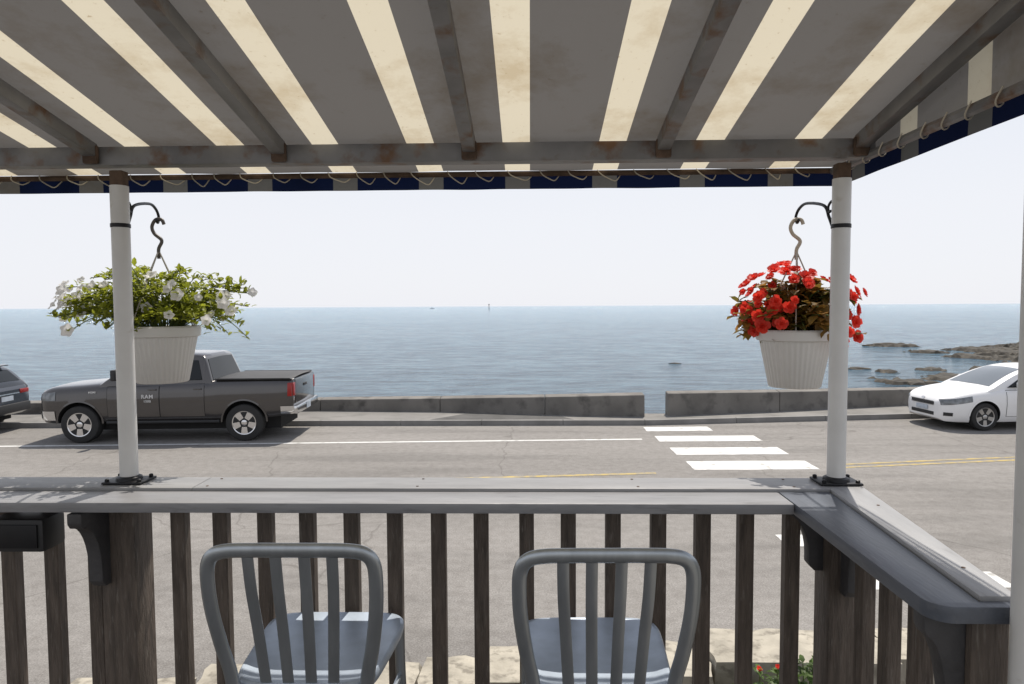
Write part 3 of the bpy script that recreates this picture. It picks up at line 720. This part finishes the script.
# ------------------------------------------------------------------ vehicles
PROF = [(0, .9), (.1, .955), (.3, .985), (.55, 1.0), (.8, .985), (.93, .955), (1.0, .885)]
def vehicle(name, label, cat, S, group='vehicles parked by the sea wall'):
    root = thing(name, label, cat, group=group)
    sm = S.get('sm', 0)
    top, bot, w = S['top'], S['bot'], S['w']; prof = S.get('prof', PROF); L = S['L']
    def T(x): return interp(top, x, sm)
    def Wd(x): return interp(w, x, sm * .5)
    def sy(x, z):
        b, t = interp(bot, x), T(x); return Wd(x) * interp(prof, (z - b) / (t - b))
    xs = sorted(set([round(L * i / 60, 3) for i in range(61)] + [a for a, _ in top] + [a for a, _ in w] + [a for a, _ in bot]))
    rings = []
    for x in xs:
        b, t, ww = interp(bot, x), T(x), Wd(x); cr = interp(S['crown'], x, sm)
        half = [(ww * f, b + (t - b) * u) for u, f in prof] + [(ww * .8, t + cr * .35), (ww * .6, t + cr * .7), (ww * .25, t + cr)]
        rings.append([(x, -y, z) for y, z in half] + [(x, y, z) for y, z in half[::-1]])
    body = MB().loft(rings).build('body', S['paint'], root)
    cut = MB()
    for xw in S['wheels']:
        cut.lathe([(S['arch'], -2), (S['arch'], 2)], 40, Matrix.Translation((xw, 0, S['r'] + S.get('alift', .02))) @ Matrix.Rotation(R(90), 4, 'X'))
    co = cut.build('cutter', S['paint']); md = body.modifiers.new('b', 'BOOLEAN'); md.operation = 'DIFFERENCE'; md.object = co; md.solver = 'EXACT'
    bpy.context.view_layer.update(); dg = bpy.context.evaluated_depsgraph_get()
    me = bpy.data.meshes.new_from_object(body.evaluated_get(dg)); body.modifiers.clear(); body.data = me; bpy.data.objects.remove(co)
    me.materials.clear(); me.materials.append(S['paint']); me.materials.append(m_well)
    for p in me.polygons:
        p.use_smooth = True; p.material_index = 0
        for xw in S['wheels']:
            c = p.center; d = Vector((c.x - xw, 0, c.z - S['r'] - S.get('alift', .02)))
            if d.length < S['arch'] + .004 and abs(p.normal.y) < .3 and p.normal.dot(d) < 0: p.material_index = 1
    me.set_sharp_from_angle(angle=R(40))
    W = max(b for _, b in w)
    MB().box(.35, L - .35, -W * .68, W * .68, .24, S['r'] * 2 + .1).build('underbody', m_well, root, smooth=0)
    for xw in S['wheels']:
        for s in (-1, 1):
            fl = MB(); ar = S['arch']
            fl.grid(lambda u, v: (xw - math.cos(u * math.pi) * (ar - .005 + v * .035), s * (sy(xw - math.cos(u * math.pi) * (ar + .03), max(interp(bot, xw) + .1, S['r'] + .02 + math.sin(u * math.pi) * (ar + .02))) + .010 - .005 * v), S['r'] + S.get('alift', .02) + math.sin(u * math.pi) * (ar - .005 + v * .035)), 24, 2)
            fl.build('wheel_arch', S['arch_m'], root, fix=False)
            r = S['r']; hw = S['tw'] / 2; ri = r * S['rimk']
            mx = Matrix.Translation((xw, s * (S['track'] - hw), r)) @ Matrix.Rotation(R(90 * s), 4, 'X')
            wh = MB().lathe([(ri, -hw + .01), (r - .05, -hw), (r - .015, -hw + .012), (r, -hw + .035), (r, hw - .035), (r - .015, hw - .012), (r - .05, hw), (ri, hw - .01)], 40, mx).build('wheel', m_rubber, root)
            rm = MB().lathe([(ri, -hw + .012), (ri * .94, -hw + .004), (ri * .9, -hw + .03), (ri * .86, .0), (.001, .0)], 40, mx)
            rm.build('rim_barrel', m_well, wh)
            sp = MB(); n = S['spokes']
            sp.lathe([(ri * 1.0, -hw + .014), (ri * .97, -hw - .002), (ri * .9, -hw + .004), (ri * .88, -hw + .03)], 40, mx)
            sp.lathe([(ri * .26, -hw + .05), (ri * .25, -hw + .012), (ri * .2, -hw + .006), (.002, -hw + .006)], 20, mx)
            for k in range(n):
                rot = mx @ Matrix.Rotation(2 * math.pi * k / n + .3, 4, 'Z'); a_, b_ = S['spw']
                sp.add([(ri * .15, -a_, -hw + .012), (ri * .93, -b_, -hw + .004), (ri * .93, b_, -hw + .004), (ri * .15, a_, -hw + .012), (ri * .15, -a_, -hw + .045), (ri * .93, -b_, -hw + .035), (ri * .93, b_, -hw + .035), (ri * .15, a_, -hw + .045)],
                       [(0, 1, 2, 3), (4, 7, 6, 5), (0, 4, 5, 1), (1, 5, 6, 2), (2, 6, 7, 3), (3, 7, 4, 0)], rot)
            sp.build('rim', S['rim_m'], wh, smooth=30)
    P = S['cab']; zb, zt_, wb, wt = S['cabw']; ed = S.get('edge', .085)
    def CP(x): return interp(P, x, S.get('csm', sm))
    def hw_(z): return wb + (wt - wb) * max(0, min(1.05, (z - zb) / (zt_ - zb)))
    cx = sorted(set([a for a, _ in P] + [P[0][0] + (P[-1][0] - P[0][0]) * i / 48 for i in range(49)]))
    rings = []
    for x in cx:
        z = CP(x); z2 = max(zb - .08, z - .05); h1 = hw_(z2); h2 = hw_(z) - ed; h2 = max(h2, .3)
        half = [(wb, zb - .1), (h1, z2), (h1 - .012, z2 + (z - z2) * .5), (h2 + ed * .4, z - .012), (h2, z), (h2 * .5, z + .018)]
        rings.append([(x, -y, q) for y, q in half] + [(x, y, q) for y, q in half[::-1]])
    MB().loft(rings).build('cab', S['paint'], root, smooth=50)
    def pane(a, b, nm, mat, ins=.1):
        def fn(u, v):
            x = a + (b - a) * u; z = CP(x); h = max(.2, hw_(z) - ed - ins * .5); y = -h + 2 * h * v
            dx = .01; sl = (CP(x + dx) - CP(x - dx)) / (2 * dx); n = Vector((-sl, 0, 1)).normalized()
            return Vector((x, y, z + .018 * (1 - min(1, abs(y / h)) ** 1.5))) + n * .008
        return MB().grid(fn, 12, 12).build(nm, mat, root, fix=False)
    pane(*S['ws'], 'windshield', S.get('ws_m', m_glass)); pane(*S['rw'], 'rear_window', m_glass)
    for s in (-1, 1):
        for poly in S['win']:
            mb = MB(); mb.prism(poly, lambda a, b, h: (a, s * (hw_(b) + h), b), -.02, .007); mb.build('side_window', m_glass, root, smooth=0, bevel=.004, seg=1)
        for x0, x1, z0, z1 in S['doors']:
            dr = MB().grid(lambda u, v: (x0 + (x1 - x0) * u, s * (sy(x0 + (x1 - x0) * u, z0 + (z1 - z0) * v) + .006), z0 + (z1 - z0) * v), 10, 14).build('door', S['paint'], root, fix=False)
            g_ = .009
            MB().grid(lambda u, v: (x0 - g_ + (x1 - x0 + 2 * g_) * u, s * (sy(x0 + (x1 - x0) * u, z0 - g_ + (z1 - z0 + 2 * g_) * v) + .003), z0 - g_ + (z1 - z0 + 2 * g_) * v), 10, 14).build('door_seam', m_well, dr, fix=False)
            hx = x1 - .22; hz = z1 - .12
            MB().box(hx, hx + .17, s * (sy(hx, hz) + .008), s * (sy(hx, hz) + .04), hz, hz + .03).build('door_handle', S['handle_m'], dr, bevel=.008)
        mx_, mz = S['mirror']
        MB().box(mx_, mx_ + .1, s * (hw_(mz) + .05), s * (hw_(mz) + .25), mz, mz + S['mh']).build('mirror', S['mirror_m'], root, bevel=.03)
        MB().box(mx_ + .03, mx_ + .07, s * (hw_(mz) - .03), s * (hw_(mz) + .08), mz + .01, mz + .05).build('mirror_arm', m_plast, root)
    def patch(nm, x0, x1, z0, z1, mat, off=.008, tz=0, both=True, tz0=0):
        for s in ((-1, 1) if both else (-1,)):
            MB().grid(lambda u, v: (x0 + (x1 - x0) * u - (off if x0 < L / 2 else -off) * .7, s * (sy(x0 + (x1 - x0) * u, z0 + tz0 * u + (z1 + tz * u - z0 - tz0 * u) * v) + off), z0 + tz0 * u + (z1 + tz * u - z0 - tz0 * u) * v), 12, 5).build(nm, mat, root, fix=False)
    return root, patch, sy, hw_

# pickup
S = dict(L=5.46, r=.405, arch=.475, tw=.275, track=.985, rimk=.66, spokes=5, spw=(.045, .075), wheels=(.9, 4.4), paint=m_truck, arch_m=m_truck, rim_m=m_chrome, handle_m=m_truck, mirror_m=m_plast, sm=.05, csm=.035, edge=.05,
    top=[(0, 1.02), (.04, 1.09), (.12, 1.15), (.3, 1.19), (1.0, 1.235), (1.5, 1.275), (2.2, 1.29), (3.68, 1.315), (3.75, 1.32), (3.76, 1.345), (5.34, 1.36), (5.46, 1.35)],
    bot=[(0, .5), (.1, .44), (.5, .42), (1.5, .46), (4, .47), (5.0, .52), (5.46, .58)],
    w=[(0, .78), (.03, .85), (.1, .92), (.22, .965), (.45, .99), (1, 1.0), (5.1, 1.0), (5.34, .985), (5.43, .965), (5.46, .94)],
    crown=[(0, .0), (.3, .06), (1.3, .07), (1.5, .03), (3.7, .0), (5.46, .0)],
    cab=[(1.34, 1.27), (1.46, 1.36), (2.08, 1.82), (2.21, 1.87), (2.46, 1.9), (2.86, 1.91), (3.35, 1.895), (3.5, 1.875), (3.54, 1.84), (3.74, 1.25)], cabw=(1.28, 1.91, .955, .77),
    ws=(1.52, 2.06), rw=(3.555, 3.715), win=[[(1.68, 1.34), (2.58, 1.345), (2.58, 1.79), (2.16, 1.79), (2.08, 1.76)], [(2.66, 1.345), (3.5, 1.355), (3.4, 1.77), (2.66, 1.79)]],
    doors=[(1.51, 2.6, .56, 1.26), (2.62, 3.56, .56, 1.265)], mirror=(1.68, 1.36), mh=.24)
tk, patch, sy, hwf = vehicle('pickup_truck', 'dark grey crew cab pickup truck with black bed cover parked on the left', 'truck', S)
A = at_z(80, 443.5, 0); B = at_z(241, 441.3, 0); u = (B - A); u.z = 0; u.normalize(); nrm = Vector((-u.y, u.x, 0))
tk.location = A - u * .9 + nrm * .985; tk.rotation_euler.z = math.atan2(u.y, u.x)
patch('headlight', .05, .42, .93, 1.07, m_lamp, .008, .05)
patch('front_bumper', .01, .4, .5, .7, m_chrome, .015)
patch('tail_light', 5.34, 5.43, .98, 1.27, m_red, .012)
patch('rear_bumper', 5.18, 5.46, .58, .76, m_chrome, .015)
MB().box(5.46, 5.55, -.93, .93, .58, .76).build('bumper_step', m_chrome, tk, bevel=.03)
MB().box(5.455, 5.475, -.78, .78, .8, 1.33).build('tailgate', m_truck, tk, bevel=.01)
MB().box(5.476, 5.49, -.14, .14, 1.12, 1.18).build('tailgate_handle', m_plast, tk, bevel=.008)
for s in (-1, 1): MB().box(5.44, 5.475, s * .8, s * .95, .98, 1.27).build('tail_light', m_red, tk, bevel=.01)
MB().box(5.552, 5.56, -.16, .16, .6, .74).build('number_plate', m_plate, tk)
MB().box(-.02, .02, -.6, .6, .78, 1.05).build('grille', m_chrome, tk, bevel=.02)
cv = MB(); cv.grid(lambda a, b: (3.79 + a * 1.64, -.93 + 1.86 * b, 1.368 + .035 * (1 - (2 * b - 1) ** 2) - (.0 if .03 < a < .97 else .02)), 20, 12); cv.build('bed_cover', m_vinyl, tk, fix=False)
for s in (-1, 1): MB().box(3.79, 5.4, s * .9, s * .965, 1.345, 1.378).build('bed_rail', m_plast, tk, bevel=.01)
for s in (-1, 1): MB().sweep([(1.46, s * .93, .44), (3.86, s * .93, .44)], .035).build('side_step', m_plast, tk)
RX = Matrix.Rotation(R(90), 4, 'X')
text('badge', 'RAM', .115, Matrix.Translation((2.36, -sy(2.36, 1.0) - .014, 1.0)) @ RX, m_letter, tk)
text('badge', '1500', .07, Matrix.Translation((2.36, -sy(2.36, .9) - .014, .9)) @ RX, m_letter, tk)
text('badge', 'HEMI', .06, Matrix.Translation((1.2, -sy(1.2, 1.08) - .014, 1.1)) @ RX, m_letter, tk)
MB().sweep([(1.15, .97, 1.24), (1.17, .97, 1.95)], .006, n=5).build('aerial', m_plast, tk)

# white saloon
S = dict(L=4.5, r=.32, arch=.36, tw=.215, track=.875, rimk=.7, spokes=5, spw=(.03, .05), wheels=(.9, 3.6), paint=m_carw, arch_m=m_carw, rim_m=m_rim, handle_m=m_carw, mirror_m=m_carw, sm=.18, csm=.24, ws_m=m_ws,
    top=[(0, .62), (.03, .67), (.1, .73), (.25, .79), (.6, .87), (1.1, .93), (1.4, .955), (3.4, .98), (4.2, 1.0), (4.4, .97), (4.5, .88)],
    bot=[(0, .26), (.1, .2), (.6, .19), (3.8, .2), (4.3, .26), (4.5, .34)],
    w=[(0, .5), (.02, .58), (.07, .68), (.16, .77), (.3, .84), (.55, .88), (1.2, .89), (3.6, .89), (4.1, .86), (4.35, .78), (4.45, .7), (4.5, .6)],
    crown=[(0, .01), (.3, .05), (1.0, .06), (1.3, .02), (4.5, .02)],
    cab=[(.9, .89), (1.1, .985), (1.6, 1.24), (1.95, 1.37), (2.2, 1.425), (2.6, 1.45), (3.0, 1.435), (3.35, 1.375), (3.75, 1.19), (4.15, .98)], cabw=(.94, 1.45, .83, .61),
    ws=(1.12, 2.0), rw=(3.35, 4.0), win=[[(1.46, .985), (2.42, .995), (2.42, 1.35), (2.15, 1.32), (1.8, 1.18)], [(2.46, .995), (3.36, 1.035), (3.22, 1.27), (2.98, 1.335), (2.46, 1.35)]],
    doors=[(1.4, 2.44, .33, .92), (2.46, 3.3, .33, .935)], mirror=(1.62, .99), mh=.13)
wc, patch, sy, hwf = vehicle('parked_car', 'white saloon car parked on the right, cut by the edge of the view', 'car', S)
A = at_z(985, 431, 0); a_ = R(4.5); u = Vector((math.cos(a_), math.sin(a_), 0)); nrm = Vector((-u.y, u.x, 0))
wc.location = A - u * .9 + nrm * .875; wc.rotation_euler.z = a_
patch('headlight', .03, .6, .57, .7, m_lamp, .009, .1, tz0=.1)
patch('fog_lamp', .06, .2, .33, .41, m_plast, .009)
MB().box(-.015, .02, -.4, .4, .31, .39).build('lower_intake', m_plast, wc, bevel=.01)
MB().box(-.018, .02, -.4, .4, .56, .63).build('grille', m_plast, wc, bevel=.01)
gs = MB().box(-.022, -.017, -.41, .41, .63, .642); gs.box(-.022, -.017, -.41, .41, .548, .56); gs.build('grille_trim', m_chrome, wc)
MB().box(-.03, -.014, -.2, .2, .415, .52).build('number_plate', m_plate, wc, bevel=.004)
e = MB().lathe([(.065, 0), (.06, .008), (.001, .008)], 24, Matrix.Translation((.012, 0, .68)) @ Matrix.Rotation(R(-75), 4, 'Y') @ Matrix.Diagonal((.55, 1, 1, 1))); e.build('emblem', m_chrome, wc)
patch('tail_light', 4.2, 4.46, .75, .92, m_red)

# dark suv at the left edge
S = dict(L=4.7, r=.36, arch=.42, tw=.24, track=.92, rimk=.68, spokes=5, spw=(.03, .05), wheels=(.92, 3.72), paint=m_suv, arch_m=m_plast, rim_m=m_rim, handle_m=m_suv, mirror_m=m_suv, sm=.08, csm=.1,
    top=[(0, .75), (.05, .85), (.3, .98), (1.2, 1.08), (3.5, 1.12), (4.45, 1.12), (4.6, 1.08), (4.7, .98)],
    bot=[(0, .35), (.2, .28), (3.9, .3), (4.5, .36), (4.7, .45)],
    w=[(0, .62), (.05, .72), (.2, .84), (.5, .91), (1, .93), (4.1, .93), (4.45, .91), (4.62, .86), (4.7, .78)],
    crown=[(0, .01), (.3, .05), (1.2, .04), (4.7, .0)],
    cab=[(1.05, 1.05), (1.2, 1.15), (1.9, 1.52), (2.2, 1.6), (2.8, 1.63), (3.7, 1.59), (4.15, 1.54), (4.28, 1.48), (4.62, 1.05)], cabw=(1.08, 1.63, .88, .66),
    ws=(1.24, 1.88), rw=(4.31, 4.53), win=[[(1.75, 1.15), (2.5, 1.15), (2.5, 1.5), (2.1, 1.48)], [(2.57, 1.15), (3.3, 1.16), (3.3, 1.49), (2.57, 1.5)], [(3.37, 1.17), (4.05, 1.2), (3.85, 1.45), (3.37, 1.48)]],
    doors=[(1.45, 2.52, .45, 1.06), (2.54, 3.3, .45, 1.08)], mirror=(1.75, 1.12), mh=.16)
sv, patch, sy, hwf = vehicle('parked_car', 'dark crossover car at the left edge, only its rear in view ahead of the pickup', 'car', S)
a_ = tk.rotation_euler.z; u = Vector((math.cos(a_), math.sin(a_), 0)); nrm = Vector((-u.y, u.x, 0))
P = at_y(28, 400, 16.55); P.z = 0
sv.location = P - u * 4.62 - nrm * .86; sv.rotation_euler.z = a_
patch('tail_light', 4.3, 4.66, .86, 1.0, m_red)
for s in (-1, 1): MB().box(4.68, 4.715, s * .45, s * .76, .88, .98).build('tail_light', m_red, sv, bevel=.01)
MB().box(4.66, 4.76, -.75, .75, .45, .66).build('rear_bumper', m_plast, sv, bevel=.03)
MB().box(4.705, 4.715, -.2, .2, .74, .85).build('number_plate', m_plate, sv)
MB().box(4.7, 4.715, -.42, .42, .885, .91).build('chrome_strip', m_chrome, sv)
MB().box(4.1, 4.36, -.6, .6, 1.53, 1.56).build('spoiler', m_suv, sv, bevel=.01)

# ------------------------------------------------------------------ light
# sun height: the strip of light between the awning edge and the bar shelf falls across the chair seats
zs = ZD + .712
KY = (EY + .005 - YN + .032) / ((EZ - .012 - VH - zs) - (ZR - .02 - zs))
SD = Vector((-.16, -KY, -1)).normalized()
sl = bpy.data.lights.new('sun', 'SUN'); sl.energy = 5.0; sl.angle = R(.5); sl.color = (1, .93, .83)
so = bpy.data.objects.new('sun', sl); COL.objects.link(so); so.rotation_euler = SD.to_track_quat('-Z', 'Y').to_euler()
wd = bpy.data.worlds.new('World'); SC.world = wd; wd.use_nodes = True
n = wd.node_tree.nodes; l = wd.node_tree.links
sk = n.new('ShaderNodeTexSky'); sk.sky_type = 'NISHITA'; sk.sun_disc = False
sk.sun_elevation = math.asin(-SD.z); sk.sun_rotation = math.atan2(-SD.x, -SD.y); sk.air_density = 1.0; sk.dust_density = 1.0; sk.ozone_density = 1.0
# thin bright sea haze over the sky, thickest at the horizon
g = n.new('ShaderNodeTexCoord'); s = n.new('ShaderNodeSeparateXYZ'); l.new(g.outputs['Generated'], s.inputs[0])
mr = n.new('ShaderNodeMapRange'); mr.inputs['From Min'].default_value = .12; mr.inputs['From Max'].default_value = .85; mr.inputs['To Min'].default_value = .95; mr.inputs['To Max'].default_value = .35
l.new(s.outputs['Z'], mr.inputs['Value'])
mx = n.new('ShaderNodeMix'); mx.data_type = 'RGBA'; l.new(mr.outputs[0], mx.inputs[0]); l.new(sk.outputs[0], mx.inputs[6]); mx.inputs[7].default_value = (7.4, 7.5, 7.9, 1)
l.new(mx.outputs[2], n['Background'].inputs['Color']); n['Background'].inputs['Strength'].default_value = .12
SC.view_settings.view_transform = 'Standard'; SC.view_settings.look = 'None'; SC.view_settings.exposure = 0
